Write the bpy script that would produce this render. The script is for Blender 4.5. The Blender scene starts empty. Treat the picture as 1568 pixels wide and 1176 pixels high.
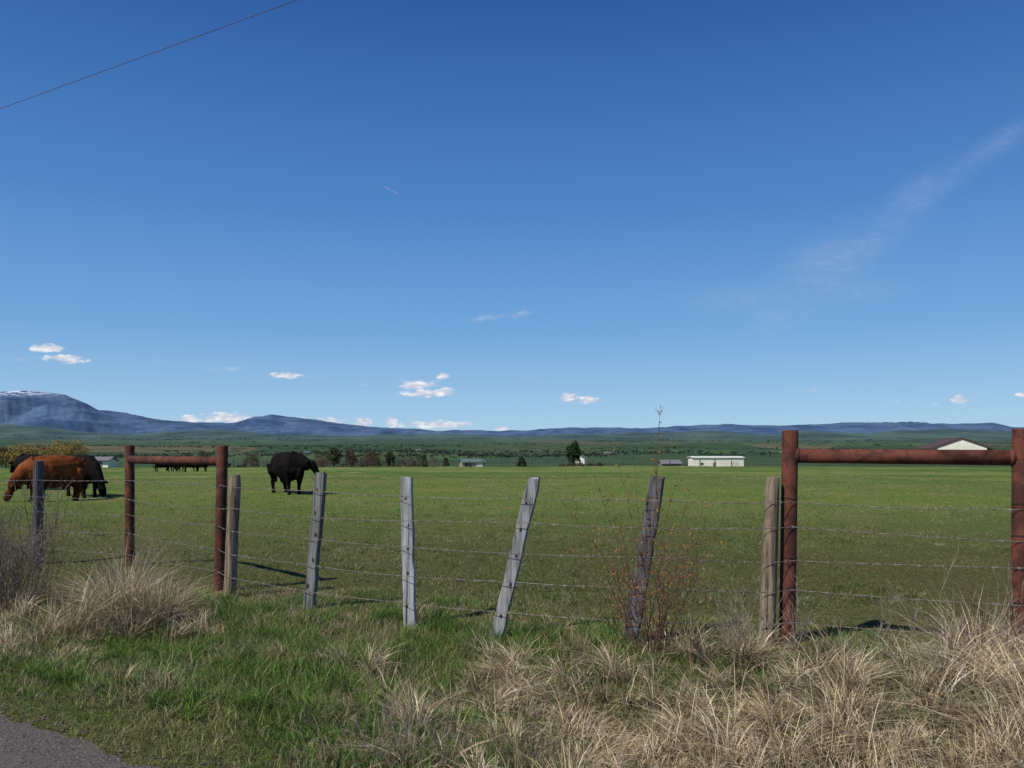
import bpy, math, random
import numpy as np
from mathutils import Vector, Matrix
R = np.random.default_rng(7)
random.seed(7)
scene = bpy.context.scene
scene.view_settings.view_transform = 'Standard'
scene.view_settings.look = 'None'
scene.view_settings.exposure = 0
COL = scene.collection

# ------------------------------------------------------------------ helpers
def vnoise(x, y, seed=0):
    x = np.asarray(x, float); y = np.asarray(y, float)
    xi = np.floor(x); yi = np.floor(y)
    fx = x - xi; fy = y - yi
    fx = fx*fx*(3-2*fx); fy = fy*fy*(3-2*fy)
    def h(a, b):
        s = np.sin(a*127.1 + b*311.7 + seed*74.7)*43758.5453
        return s - np.floor(s)
    return (h(xi, yi)*(1-fx)+h(xi+1, yi)*fx)*(1-fy) + (h(xi, yi+1)*(1-fx)+h(xi+1, yi+1)*fx)*fy
def fbm(x, y, seed=0, oct=4):
    a = 0.5; s = 0; t = 0
    for i in range(oct):
        s = s + a*vnoise(x*2**i, y*2**i, seed+i); t += a; a *= 0.5
    return s/t
def sstep(a, b, x):
    t = np.clip((x-a)/(b-a), 0, 1); return t*t*(3-2*t)

def obj_from(name, verts, faces, mat=None, smooth=False, parent=None):
    me = bpy.data.meshes.new(name)
    me.from_pydata([tuple(v) for v in verts], [], faces); me.update()
    o = bpy.data.objects.new(name, me); COL.objects.link(o)
    if mat: me.materials.append(mat)
    if smooth: me.polygons.foreach_set('use_smooth', [True]*len(me.polygons))
    if parent: o.parent = parent
    return o

def np_mesh(name, verts, loops, starts, cols=None, mat=None, smooth=False):
    me = bpy.data.meshes.new(name)
    me.vertices.add(len(verts)); me.vertices.foreach_set('co', np.ascontiguousarray(verts, dtype=np.float32).ravel())
    me.loops.add(len(loops)); me.loops.foreach_set('vertex_index', np.ascontiguousarray(loops, dtype=np.int32))
    me.polygons.add(len(starts)); me.polygons.foreach_set('loop_start', np.ascontiguousarray(starts, dtype=np.int32))
    if smooth: me.polygons.foreach_set('use_smooth', np.ones(len(starts), dtype=bool))
    me.update(calc_edges=True)
    if cols is not None:
        a = me.attributes.new('Col', 'FLOAT_COLOR', 'POINT')
        c = np.ones((len(verts), 4), dtype=np.float32); c[:, :3] = cols
        a.data.foreach_set('color', c.ravel())
    o = bpy.data.objects.new(name, me); COL.objects.link(o)
    if mat: me.materials.append(mat)
    return o

class NT:
    def __init__(s, tree): s.t = tree; s.n = tree.nodes; s.l = tree.links
    def new(s, typ, **k):
        n = s.n.new(typ)
        for a, b in k.items(): setattr(n, a, b)
        return n
    def set(s, sock, v):
        if isinstance(v, bpy.types.NodeSocket): s.l.new(v, sock)
        else: sock.default_value = v
    def math(s, op, a, b=0.0, c=None, clamp=False):
        n = s.new('ShaderNodeMath', operation=op, use_clamp=clamp)
        s.set(n.inputs[0], a); s.set(n.inputs[1], b)
        if c is not None: s.set(n.inputs[2], c)
        return n.outputs[0]
    def mix(s, f, a, b, blend='MIX'):
        n = s.new('ShaderNodeMix', data_type='RGBA', blend_type=blend)
        s.set(n.inputs[0], f)
        s.set(n.inputs[6], a if isinstance(a, bpy.types.NodeSocket) else (*a, 1))
        s.set(n.inputs[7], b if isinstance(b, bpy.types.NodeSocket) else (*b, 1))
        return n.outputs[2]
    def noise(s, vec, scale, detail=4, rough=0.55, dist=0.0):
        n = s.new('ShaderNodeTexNoise')
        if vec is not None: s.l.new(vec, n.inputs['Vector'])
        n.inputs['Scale'].default_value = scale; n.inputs['Detail'].default_value = detail
        n.inputs['Roughness'].default_value = rough; n.inputs['Distortion'].default_value = dist
        return n.outputs[0]
    def mr(s, v, a, b, c=0.0, d=1.0, smooth=True):
        n = s.new('ShaderNodeMapRange', interpolation_type='SMOOTHSTEP' if smooth else 'LINEAR')
        s.set(n.inputs[0], v)
        for i, q in enumerate((a, b, c, d)): s.set(n.inputs[1+i], q)
        return n.outputs[0]
    def mapping(s, vec, scale):
        n = s.new('ShaderNodeMapping'); s.l.new(vec, n.inputs[0]); n.inputs['Scale'].default_value = scale
        return n.outputs[0]

def base_mat(name, rough=0.8):
    m = bpy.data.materials.new(name); m.use_nodes = True
    t = NT(m.node_tree); b = m.node_tree.nodes['Principled BSDF']
    b.inputs['Roughness'].default_value = rough
    b.inputs['Specular IOR Level'].default_value = 0.25
    return m, t, b

def mottled(name, c1, c2, scale=8, rough=0.8, bump=0.0, stretch=(1, 1, 1), spec=0.25, metal=0):
    m, t, b = base_mat(name, rough)
    tc = t.new('ShaderNodeTexCoord').outputs['Object']
    v = t.mapping(tc, stretch)
    n = t.noise(v, scale, 6, 0.65)
    f = t.mr(n, 0.35, 0.65)
    t.l.new(t.mix(f, c1, c2), b.inputs['Base Color'])
    b.inputs['Specular IOR Level'].default_value = spec
    b.inputs['Metallic'].default_value = metal
    return m

def attr_mat(name, rough=0.7, trans=0.25, spec=0.15):
    m, t, b = base_mat(name, rough); b.inputs['Specular IOR Level'].default_value = spec
    a = t.new('ShaderNodeAttribute', attribute_name='Col').outputs['Color']
    t.l.new(a, b.inputs['Base Color'])
    if trans:
        tr = t.new('ShaderNodeBsdfTranslucent'); t.l.new(a, tr.inputs[0])
        mx = t.new('ShaderNodeMixShader'); mx.inputs[0].default_value = trans
        t.l.new(b.outputs[0], mx.inputs[1]); t.l.new(tr.outputs[0], mx.inputs[2])
        t.l.new(mx.outputs[0], m.node_tree.nodes['Material Output'].inputs[0])
    return m

# ------------------------------------------------------------------ camera
EYE = 1.5
cam = bpy.data.cameras.new('camera'); co = bpy.data.objects.new('camera', cam); COL.objects.link(co)
co.location = (0, 0, EYE); co.rotation_euler = (math.radians(90), 0, 0)
cam.sensor_width = 36; cam.lens = 28.7; cam.shift_y = 0.065
cam.clip_start = 0.05; cam.clip_end = 40000
scene.camera = co

# ------------------------------------------------------------------ terrain height
def road_d(x, y): return (y + 0.664*x - 2.7)/1.2
ridge = np.array([(-900,640),(-400,618),(-150,606),(0,599),(50,599),(100,605),(130,616),(150,627),(190,631),(230,639),(270,644),(300,646),(350,647),(375,645),(392,640),(415,634),(440,638),(480,642),(520,649),(560,654),(620,657),(700,660),(760,659),(850,656),(900,655),(980,656),(1050,653),(1130,649),(1200,651),(1300,647),(1400,649),(1470,649),(1520,647),(1548,654),(1568,655),(1900,652),(2600,648)], float)
hill = np.array([(-900,655),(-100,655),(0,650),(60,653),(120,660),(200,666),(260,663),(330,659),(400,666),(520,669),(600,666),(760,669),(900,667),(1000,663),(1100,659),(1160,665),(1230,660),(1330,664),(1430,658),(1568,662),(2600,662)], float)
def angz(v, Y): return EYE + (690 - v)/1250*Y
YC = np.array([75, 300, 450, 900, 1600, 2600, 4000, 5200])
VC = np.array([715, 716.5, 722, 706, 696, 686, 677, 671.5])
def height(x, y):
    x = np.asarray(x, float); y = np.asarray(y, float)
    yy = np.maximum(y, 1.0); u = 784 + 1250*x/yy
    d = road_d(x, y)
    A = 0.03 + 0.30*sstep(-1.6, 0.8, x)
    ditch = -A*np.sin(np.pi*np.clip((d-0.25)/3.2, 0, 1))**2
    und = (fbm(x*0.9, y*0.9, 3)-0.5)*0.13*sstep(0.1, 0.9, d)
    und = und + (fbm(x*0.05, y*0.05, 5)-0.5)*0.5*sstep(15, 50, y)*(1-sstep(60, 110, y))
    left = -0.010*np.maximum(y-32, 0)*sstep(600, 250, u)
    near = ditch + und + left*(1-sstep(75, 150, y))
    zc = angz(VC, YC); zc[0] = 0
    far = np.interp(yy, YC, zc)
    far = far + (fbm(x/260, y/420, 11)-0.5)*2*yy*0.0034*sstep(380, 1200, y)
    zh = angz(np.interp(u, hill[:, 0], hill[:, 1]), 7000) + (fbm(x/500, y/800, 21)-0.5)*70
    zr = angz(np.interp(u, ridge[:, 0], ridge[:, 1]), 11000)
    w1 = sstep(5200, 7000, y); z = far*(1-w1) + zh*w1
    gap = zh*0.80
    w2 = sstep(7000, 8000, y); z = z*(1-w2) + gap*w2
    wr = np.clip((y-8000)/3000, 0, 1)
    mid = (fbm(x/480, y/1500, 41, 5)-0.5)*(zr-gap)*1.1*np.sin(np.pi*wr)
    z = z*(1-wr) + (zr+(fbm(x/320, 0*x, 33, 4)-0.5)*44)*wr + mid
    z = z - sstep(11100, 15000, y)*400
    return np.where(y < 75, near, z + near*(1-sstep(75, 160, y)))

ys = np.concatenate([np.linspace(-10, 12, 150), np.geomspace(12, 15000, 440)[1:]])
ss = np.linspace(-1, 1, 761)
Yg, Sg = np.meshgrid(ys, ss, indexing='ij')
Xg = Sg*(Yg+14)*1.05
Zg = height(Xg, Yg)
V = np.stack([Xg, Yg, Zg], -1).reshape(-1, 3)
nr, nc = len(ys), len(ss)
i = np.arange(nr-1)[:, None]*nc + np.arange(nc-1)[None, :]
q = np.stack([i, i+1, i+nc+1, i+nc], -1).reshape(-1, 4)

gm, t, b = base_mat('ground_mat', 0.95); b.inputs['Specular IOR Level'].default_value = 0.05
pos = t.new('ShaderNodeNewGeometry').outputs['Position']
sep = t.new('ShaderNodeSeparateXYZ'); t.l.new(pos, sep.inputs[0]); PX, PY, PZ = sep.outputs
flat = t.mapping(pos, (1, 1, 0))
n1 = t.noise(flat, 0.22, 6, 0.65); n2 = t.noise(flat, 1.6, 6, 0.7); n3 = t.noise(flat, 14, 4, 0.7)
green = t.mix(t.mr(n3, 0.3, 0.7), (0.070, 0.110, 0.020), (0.155, 0.210, 0.046))
field = t.mix(t.mr(n1, 0.46, 0.66, 0, 0.8), green, (0.185, 0.180, 0.058))
field = t.mix(t.mr(n2, 0.54, 0.68, 0, 0.75), field, (0.24, 0.215, 0.10))
nearblend = t.mr(PY, 9, 26)
soil = t.mix(t.mr(n3, 0.3, 0.7), (0.050, 0.056, 0.016), (0.11, 0.11, 0.042))
field = t.mix(nearblend, soil, field)
nfl = t.noise(t.mapping(pos, (0.035, 0.10, 0)), 1.0, 8, 0.78)
ff = t.mix(t.mr(nfl, 0.43, 0.59), (0.075, 0.128, 0.026), (0.160, 0.190, 0.052))
pale = t.noise(t.mapping(pos, (0.22, 0.45, 0)), 1.0, 5, 0.7)
ff = t.mix(t.mr(pale, 0.58, 0.66, 0, 0.6), ff, (0.32, 0.28, 0.14))
field = t.mix(t.mr(PY, 22, 50), field, ff)
vor = t.new('ShaderNodeTexVoronoi'); t.l.new(t.mapping(pos, (1/420, 1/700, 0)), vor.inputs['Vector']); vor.inputs['Scale'].default_value = 1
sc = t.new('ShaderNodeSeparateColor'); t.l.new(vor.outputs['Color'], sc.inputs[0])
pn = t.noise(t.mapping(pos, (1/130, 1/120, 0)), 1.0, 7, 0.78)
val = t.mix(sc.outputs[0], (0.036, 0.066, 0.032), (0.070, 0.110, 0.044))
val = t.mix(t.mr(sc.outputs[1], 0.70, 0.85), val, (0.110, 0.102, 0.056))
val = t.mix(t.mr(pn, 0.47, 0.60, 0, 0.75), val, (0.024, 0.037, 0.024))
field = t.mix(t.mr(PY, 320, 480), field, val)
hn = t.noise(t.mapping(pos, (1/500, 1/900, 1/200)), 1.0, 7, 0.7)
hz = t.mix(t.mr(hn, 0.38, 0.62), (0.038, 0.066, 0.068), (0.072, 0.115, 0.104))  # bluish hill colour: distance haze painted into the base colour
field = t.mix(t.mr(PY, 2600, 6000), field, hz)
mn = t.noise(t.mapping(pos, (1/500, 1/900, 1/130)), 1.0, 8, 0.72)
mt = t.mix(t.mr(mn, 0.40, 0.58), (0.038, 0.074, 0.142), (0.076, 0.124, 0.205))  # mountain blue also carries aerial haze in its base colour
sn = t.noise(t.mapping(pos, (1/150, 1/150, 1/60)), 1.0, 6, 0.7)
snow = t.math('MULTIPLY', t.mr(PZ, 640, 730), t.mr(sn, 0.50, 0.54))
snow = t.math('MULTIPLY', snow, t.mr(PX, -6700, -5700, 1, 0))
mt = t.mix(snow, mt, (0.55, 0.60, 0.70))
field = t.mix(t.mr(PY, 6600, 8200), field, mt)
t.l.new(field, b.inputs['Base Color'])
bn = t.new('ShaderNodeBump'); bn.inputs['Strength'].default_value = 0.9; bn.inputs['Distance'].default_value = 0.07
t.l.new(t.math('ADD', n3, t.math('MULTIPLY', n2, 1.5)), bn.inputs['Height']); t.l.new(bn.outputs[0], b.inputs['Normal'])
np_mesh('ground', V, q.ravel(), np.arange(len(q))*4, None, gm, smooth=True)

# ------------------------------------------------------------------ road
am, t, b = base_mat('asphalt_mat', 0.9)
pos = t.new('ShaderNodeNewGeometry').outputs['Position']
a1 = t.noise(pos, 90, 4, 0.8); a2 = t.noise(pos, 2.5, 5, 0.6)
c = t.mix(t.mr(a1, 0.38, 0.66), (0.028, 0.026, 0.025), (0.19, 0.165, 0.145))
c = t.mix(t.mr(a2, 0.45, 0.7, 0, 0.45), c, (0.11, 0.094, 0.08))
t.l.new(c, b.inputs['Base Color'])
bn = t.new('ShaderNodeBump'); bn.inputs['Strength'].default_value = 0.8; bn.inputs['Distance'].default_value = 0.010
t.l.new(a1, bn.inputs['Height']); t.l.new(bn.outputs[0], b.inputs['Normal'])
rv, rf = [], []
D = Vector((1, -0.664)).normalized(); N = Vector((0.664, 1)).normalized(); P0 = Vector((0, 2.7))
K = 900
for k in range(K):
    s = -30 + 60*k/(K-1)
    e = (float(fbm(s*2.3, 0.5, 9))-0.5)*0.26
    p = P0 + D*s + N*e; p2 = P0 + D*s - N*6.2
    rv += [(p.x, p.y, 0.008), (p2.x, p2.y, 0.008), (p.x+N.x*0.03, p.y+N.y*0.03, -0.02)]
    if k < K-1:
        a = 3*k; rf += [(a, a+1, a+4, a+3), (a, a+3, a+5, a+2)]
obj_from('asphalt_road', rv, rf, am)
gv, gf = [], []
for k in range(2600):
    s = random.uniform(-6, 4); e = random.gauss(0.0, 0.13); r = random.uniform(0.003, 0.010)
    p = P0 + D*s + N*e; z = 0.008
    base = len(gv)
    for dx, dy, dz in ((1,0,0),(-1,0,0),(0,1,0),(0,-1,0),(0,0,.8),(0,0,-.8)):
        gv.append((p.x+dx*r*random.uniform(.6,1.2), p.y+dy*r*random.uniform(.6,1.2), z+dz*r*random.uniform(.6,1.2)))
    for f in ((0,2,4),(2,1,4),(1,3,4),(3,0,4),(2,0,5),(1,2,5),(3,1,5),(0,3,5)): gf.append(tuple(base+j for j in f))
obj_from('road_gravel', gv, gf, mottled('gravel_mat', (0.05, 0.042, 0.036), (0.19, 0.16, 0.135), 30))

# ------------------------------------------------------------------ grass
def blades(x, y, h, w, lean, col, seg=2, z=None, az=None, rootdark=0.55):
    n = len(x)
    z = height(x, y)-0.01 if z is None else z
    az = R.uniform(0, 2*np.pi, n) if az is None else az
    waz = R.uniform(0, np.pi, n)
    Ld = np.stack([np.cos(az), np.sin(az)], -1)
    Wd = np.stack([np.cos(waz), np.sin(waz)], -1)
    nv = 2*seg+1
    out = np.zeros((n, nv, 3)); cc = np.zeros((n, nv, 3))
    for k in range(seg+1):
        tt = k/seg
        cx = x + Ld[:, 0]*h*lean*tt**1.8; cy = y + Ld[:, 1]*h*lean*tt**1.8
        cz = z + h*(tt - np.clip(lean, 0, 1.3)*0.42*tt*tt)
        shade = rootdark + (1-rootdark)*min(1, tt*1.5)  # darker roots: natural root tone plus shading put into the blade colour
        ww = w*(1-0.75*tt)
        if k < seg:
            for sgn, j in ((-1, 2*k), (1, 2*k+1)):
                out[:, j, 0] = cx+sgn*Wd[:, 0]*ww/2; out[:, j, 1] = cy+sgn*Wd[:, 1]*ww/2; out[:, j, 2] = cz
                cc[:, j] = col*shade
        else:
            out[:, 2*k] = np.stack([cx, cy, cz], -1); cc[:, 2*k] = col
    f = []
    st = []; c0 = 0
    for k in range(seg-1):
        f += [2*k, 2*k+1, 2*k+3, 2*k+2]; st.append(c0); c0 += 4
    f += [2*seg-2, 2*seg-1, 2*seg]; st.append(c0); c0 += 3
    loops = (np.arange(n)[:, None]*nv + np.array(f)[None]).ravel()
    starts = (np.arange(n)[:, None]*c0 + np.array(st)[None]).ravel()
    return out.reshape(-1, 3), loops, starts, cc.reshape(-1, 3)
def join_blades(name, parts, mat):
    vo = lo = 0; Vs, Ls, Ss, Cs = [], [], [], []
    for v, l, s, c in parts:
        Vs.append(v); Ls.append(l+vo); Ss.append(s+lo); Cs.append(c); vo += len(v); lo += len(l)
    return np_mesh(name, np.concatenate(Vs), np.concatenate(Ls), np.concatenate(Ss), np.concatenate(Cs), mat)
grass_mat = attr_mat('grass_mat', 0.6, 0.25, 0.25)
dry_mat = attr_mat('dry_grass_mat', 0.7, 0.12, 0.2)
GREEN = np.array([0.115, 0.215, 0.033]); OLIVE = np.array([0.235, 0.262, 0.082]); STRAW = np.array([0.75, 0.62, 0.40]); TAN = np.array([0.40, 0.29, 0.16]); DEAD = np.array([0.16, 0.105, 0.07])
def mixc(a, b, f): return a[None]*(1-f[:, None]) + b[None]*f[:, None]
def dryness(x, y):
    r = sstep(-1.1, 1.0, x + (fbm(x*0.8, y*0.8, 50)-0.5)*2.8)
    far = sstep(6.4, 5.2, y + 0.35*x)
    return np.clip(r*far, 0, 1)

n = 420000
x = R.uniform(-8, 7, n); y = R.uniform(2.0, 9.3, n)
d = road_d(x, y); fl = y - (6.85 - 0.45*x)
keep = (d > 0.03+R.uniform(-0.12, 0.26, n)) & (fl < 1.2) & (np.abs(x) < 0.72*y+0.6)
x, y = x[keep], y[keep]; n = len(x)
pn = fbm(x*1.6, y*1.6, 60); dr = dryness(x, y)
dryb = R.random(n) < (0.17 + 0.36*sstep(0.48, 0.66, pn) + 0.30*dr)
col = mixc(GREEN, OLIVE, sstep(0.36, 0.70, fbm(x*2.0, y*2.0, 61))) * R.uniform(0.5, 1.45, n)[:, None]*(0.6+0.8*fbm(x*3.5, y*3.5, 66))[:, None]
cd = mixc(TAN, STRAW, R.random(n))*R.uniform(0.4, 0.95, n)[:, None]
col = np.where(dryb[:, None], cd, col)
roadf = sstep(0.0, 0.9, road_d(x, y))
h = (0.03 + 0.12*R.random(n)*(0.3+fbm(x*1.9, y*1.9, 62)*1.6))*(0.45+0.55*roadf)*(1-0.5*sstep(-0.5, 0.3, y-(6.85-0.45*x)))
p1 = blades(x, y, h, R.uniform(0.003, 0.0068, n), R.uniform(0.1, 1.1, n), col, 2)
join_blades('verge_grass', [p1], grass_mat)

def tufts(cx, cy, nb, hmean, spread, wid, colA, colB, leanmin=0.3, leanmax=1.2, seg=3, coh=0.45, root=0.3, tone=0.35, dead=0.0, bleach=0.0):
    m = len(cx); idx = np.repeat(np.arange(m), nb)
    n = len(idx)
    r = np.abs(R.normal(0, 1, n))*(spread[idx] if hasattr(spread, '__len__') else spread)
    a = R.uniform(0, 2*np.pi, n)
    x = cx[idx]+r*np.cos(a); y = cy[idx]+r*np.sin(a)
    hh = hmean[idx]*R.uniform(0.4, 1.15, n)
    ta = R.uniform(0, 2*np.pi, m)[idx]
    az = np.where(R.random(n) > coh, a + R.normal(0, .5, n), ta+R.normal(0, 0.5, n))
    f = np.clip(R.random(n)*0.6 + R.random(m)[idx]*0.5, 0, 1)
    col = mixc(colA, colB, f)*R.uniform(0.6, 1.15, n)[:, None]*(1-tone/2+tone*R.random(m)[idx])[:, None]
    if dead:
        k = R.random(n) < dead; col[k] = DEAD*R.uniform(.5, 1.3, k.sum())[:, None]
    if bleach:
        k = R.random(n) < bleach; col[k] = np.array([0.88, 0.80, 0.62])*R.uniform(.8, 1.05, k.sum())[:, None]
    return blades(x, y, hh, R.uniform(wid*0.5, wid*1.4, n), R.uniform(leanmin, leanmax, n), col, seg, az=az, rootdark=root)
parts = []
n = 4600
x = R.uniform(-2.2, 6.0, n); y = R.uniform(2.4, 6.9, n)
dr = dryness(x, y); mk = fbm(x*1.7, y*1.7, 71)
keep = (R.random(n) < dr*0.9*sstep(0.42, 0.53, mk)+dr*0.06) & (road_d(x, y) > 0.35) & (np.abs(x) < 0.72*y+0.5)
x, y = x[keep], y[keep]
hh = R.uniform(0.08, 0.42, len(x))*(0.75+0.6*sstep(1.0, 3.5, x))*(0.5+1.1*fbm(x*2.3, y*2.3, 77))
parts.append(tufts(x, y, 62, hh, 0.036, 0.0068, TAN, STRAW, 0.3, 1.6, coh=0.75, root=0.22, tone=0.6, dead=0.16, bleach=0.07))
k0 = R.random(len(x)) < 0.22
parts.append(tufts(x[k0], y[k0], 6, hh[k0]*1.5+0.08, 0.05, 0.0045, STRAW*0.8, STRAW*1.15, 0.05, 0.6, coh=0.4, root=0.5))
n = 1300
x = R.uniform(-6.5, 3, n); y = R.uniform(3.6, 9, n)
keep = (road_d(x, y) > 0.4) & (y-(6.85-0.45*x) < 0.4) & (fbm(x*1.3, y*1.3, 72) > 0.48)
x, y = x[keep], y[keep]
parts.append(tufts(x, y, 26, R.uniform(0.06, 0.19, len(x)), 0.04, 0.0045, TAN*0.9, STRAW*0.9, 0.3, 1.3, dead=0.12))
cl = []
for cx, cy, r, k, h0 in ((-3.05, 6.85, 0.16, 18, 0.70), (-3.32, 7.0, 0.20, 26, 0.78), (-3.65, 7.35, 0.26, 18, 0.56), (-3.5, 6.6, 0.25, 14, 0.42), (-3.95, 6.4, 0.30, 18, 0.28), (-5.0, 7.7, 0.35, 24, 0.46), (-4.6, 7.1, 0.4, 16, 0.30), (-2.75, 6.8, 0.22, 8, 0.32), (-3.3, 6.1, 0.35, 12, 0.22), (-4.3, 6.3, 0.3, 12, 0.22)):
    for _ in range(k): cl.append((cx+random.gauss(0, r*.7), cy+random.gauss(0, r*.7), h0*random.uniform(.4, 1.15)))
cl = np.array(cl)
parts.append(tufts(cl[:, 0], cl[:, 1], 75, cl[:, 2], 0.045, 0.0062, TAN*0.9, STRAW*0.95, 0.1, 1.3, coh=0.75, root=0.2, tone=0.6, dead=0.17, bleach=0.06))
cl = []
for cx, cy, r, k, h0 in ((1.6, 5.75, 0.25, 12, 0.34), (2.35, 5.6, 0.3, 14, 0.36), (3.15, 5.35, 0.3, 26, 0.58), (2.8, 4.9, 0.4, 20, 0.44), (1.0, 5.6, 0.3, 8, 0.24), (3.5, 5.0, 0.3, 20, 0.6), (2.2, 4.7, 0.35, 16, 0.38)):
    for _ in range(k): cl.append((cx+random.gauss(0, r*.7), cy+random.gauss(0, r*.6), h0*random.uniform(.4, 1.15)))
cl = np.array(cl)
parts.append(tufts(cl[:, 0], cl[:, 1], 65, cl[:, 2], 0.04, 0.0066, TAN*0.9, STRAW, 0.2, 1.4, coh=0.7, root=0.22, tone=0.6, dead=0.15, bleach=0.07))
join_blades('dry_grass', parts, dry_mat)
n = 2400
x = R.uniform(-6, 5, n); y = R.uniform(3.4, 8.5, n)
keep = (road_d(x, y) > 0.5) & (y-(6.85-0.45*x) < 0.1) & (fbm(x*0.9, y*0.9, 75) > 0.44)
x, y = x[keep], y[keep]
g1 = tufts(x, y, 36, R.uniform(0.08, 0.23, len(x)), 0.05, 0.0065, GREEN*0.7, GREEN*1.3, 0.2, 1.1, root=0.4, tone=0.6)
join_blades('green_grass_clumps', [g1], grass_mat)

n = 400000
y = np.exp(R.uniform(math.log(6.2), math.log(48), n)); x = R.uniform(-0.85, 0.85, n)*(y+1)
fl = y-(6.85-0.45*x); keep = fl > -0.2
x, y = x[keep], y[keep]; n = len(x)
pn = fbm(x*0.45, y*0.45, 80); pn2 = fbm(x*2.2, y*2.2, 81)
patch = np.exp(-(((x-4.6)/1.8)**2+((y-9.4)/1.8)**2))
dp = 0.14+0.50*sstep(0.48, 0.64, pn*0.5+pn2*0.5)+0.5*patch
dryb = R.random(n) < dp
tone = 0.60+0.95*fbm(x*1.1, y*1.1, 85)
col = mixc(GREEN, OLIVE, sstep(0.3, 0.7, pn2))*R.uniform(0.6, 1.3, n)[:, None]*tone[:, None]
cd = mixc(np.array([0.30, 0.25, 0.10]), np.array([0.58, 0.52, 0.31]), R.random(n)**1.6)*R.uniform(0.6, 1.1, n)[:, None]
cd = np.where((patch > 0.3)[:, None], cd*np.array([0.70, 0.55, 0.42]), cd)
col = np.where(dryb[:, None], cd, col)
sc_ = (y/8)**0.75
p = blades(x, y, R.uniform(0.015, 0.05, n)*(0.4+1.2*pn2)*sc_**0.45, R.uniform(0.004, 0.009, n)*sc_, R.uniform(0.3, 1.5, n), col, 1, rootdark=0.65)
n = 9000
y2 = np.exp(R.uniform(math.log(7.6), math.log(75), n)); x2 = R.uniform(-0.8, 0.8, n)*y2
k2 = (y2-(6.85-0.45*x2) > 0.5) & (fbm(x2*0.35, y2*0.35, 83) > 0.44)
x2, y2 = x2[k2], y2[k2]; hf = len(x2)//2
p2 = tufts(x2[:hf], y2[:hf], 14, R.uniform(0.04, 0.11, hf), 0.04+y2[:hf]*0.002, 0.008, np.array([0.20, 0.20, 0.08]), np.array([0.60, 0.54, 0.34]), 0.3, 1.4, seg=1)
p3 = tufts(x2[hf:], y2[hf:], 16, R.uniform(0.05, 0.12, len(x2)-hf), 0.06+y2[hf:]*0.003, 0.010, GREEN*0.5, GREEN*1.0, 0.2, 1.1, seg=1)
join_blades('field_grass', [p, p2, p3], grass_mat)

# ------------------------------------------------------------------ tubes
def tube(V, F, pts, rad, ns=8, cap=True):
    pts = [Vector(p) for p in pts]; base = len(V); m = len(pts)
    for i, p in enumerate(pts):
        tg = (pts[min(i+1, m-1)]-pts[max(i-1, 0)]).normalized()
        up = Vector((0, 0, 1)) if abs(tg.z) < 0.9 else Vector((0, 1, 0))
        s = tg.cross(up).normalized(); u = s.cross(tg)
        r = rad[i] if hasattr(rad, '__len__') else rad
        ra, rb = r if hasattr(r, '__len__') else (r, r)
        for k in range(ns):
            a = 2*math.pi*k/ns
            V.append(p + s*math.cos(a)*ra + u*math.sin(a)*rb)
    for i in range(m-1):
        for k in range(ns):
            a = base+i*ns+k; c = base+i*ns+(k+1) % ns
            F.append((a, c, c+ns, a+ns))
    if cap:
        F.append(tuple(base+k for k in range(ns))[::-1]); F.append(tuple(base+(m-1)*ns+k for k in range(ns)))

# ------------------------------------------------------------------ fence posts
def wood_mat(name, c1, c2, c3):
    m, t, b = base_mat(name, 0.9); b.inputs['Specular IOR Level'].default_value = 0.1
    tc = t.new('ShaderNodeTexCoord').outputs['Object']
    g = t.noise(t.mapping(tc, (45, 45, 1.6)), 1.0, 6, 0.65, 0.6)
    g2 = t.noise(t.mapping(tc, (6, 6, 3.5)), 1.0, 5, 0.6)
    c = t.mix(t.mr(g, 0.38, 0.60), c1, c2); c = t.mix(t.mr(g2, 0.48, 0.62, 0, 0.85), c, c3)
    cr = t.mr(g, 0.34, 0.40, 1, 0); c = t.mix(cr, c, (0.02, 0.017, 0.014))
    t.l.new(c, b.inputs['Base Color'])
    bn = t.new('ShaderNodeBump'); bn.inputs['Strength'].default_value = 1.0; bn.inputs['Distance'].default_value = 0.008
    t.l.new(g, bn.inputs['Height']); t.l.new(bn.outputs[0], b.inputs['Normal'])
    return m
w_gray = wood_mat('weathered_gray_wood', (0.085, 0.082, 0.08), (0.21, 0.205, 0.20), (0.125, 0.12, 0.115))
w_pale = wood_mat('bleached_wood', (0.17, 0.168, 0.17), (0.40, 0.40, 0.41), (0.25, 0.245, 0.24))
w_mid = wood_mat('mid_gray_wood', (0.12, 0.118, 0.12), (0.30, 0.30, 0.31), (0.18, 0.175, 0.175))
w_dark = wood_mat('dark_weathered_wood', (0.042, 0.041, 0.043), (0.12, 0.118, 0.122), (0.068, 0.064, 0.064))
w_brown = wood_mat('brown_post_wood', (0.10, 0.074, 0.052), (0.27, 0.215, 0.155), (0.15, 0.11, 0.075))
dark_iron = mottled('staple_iron', (0.02, 0.015, 0.012), (0.06, 0.04, 0.03), 60, 0.6)

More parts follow.
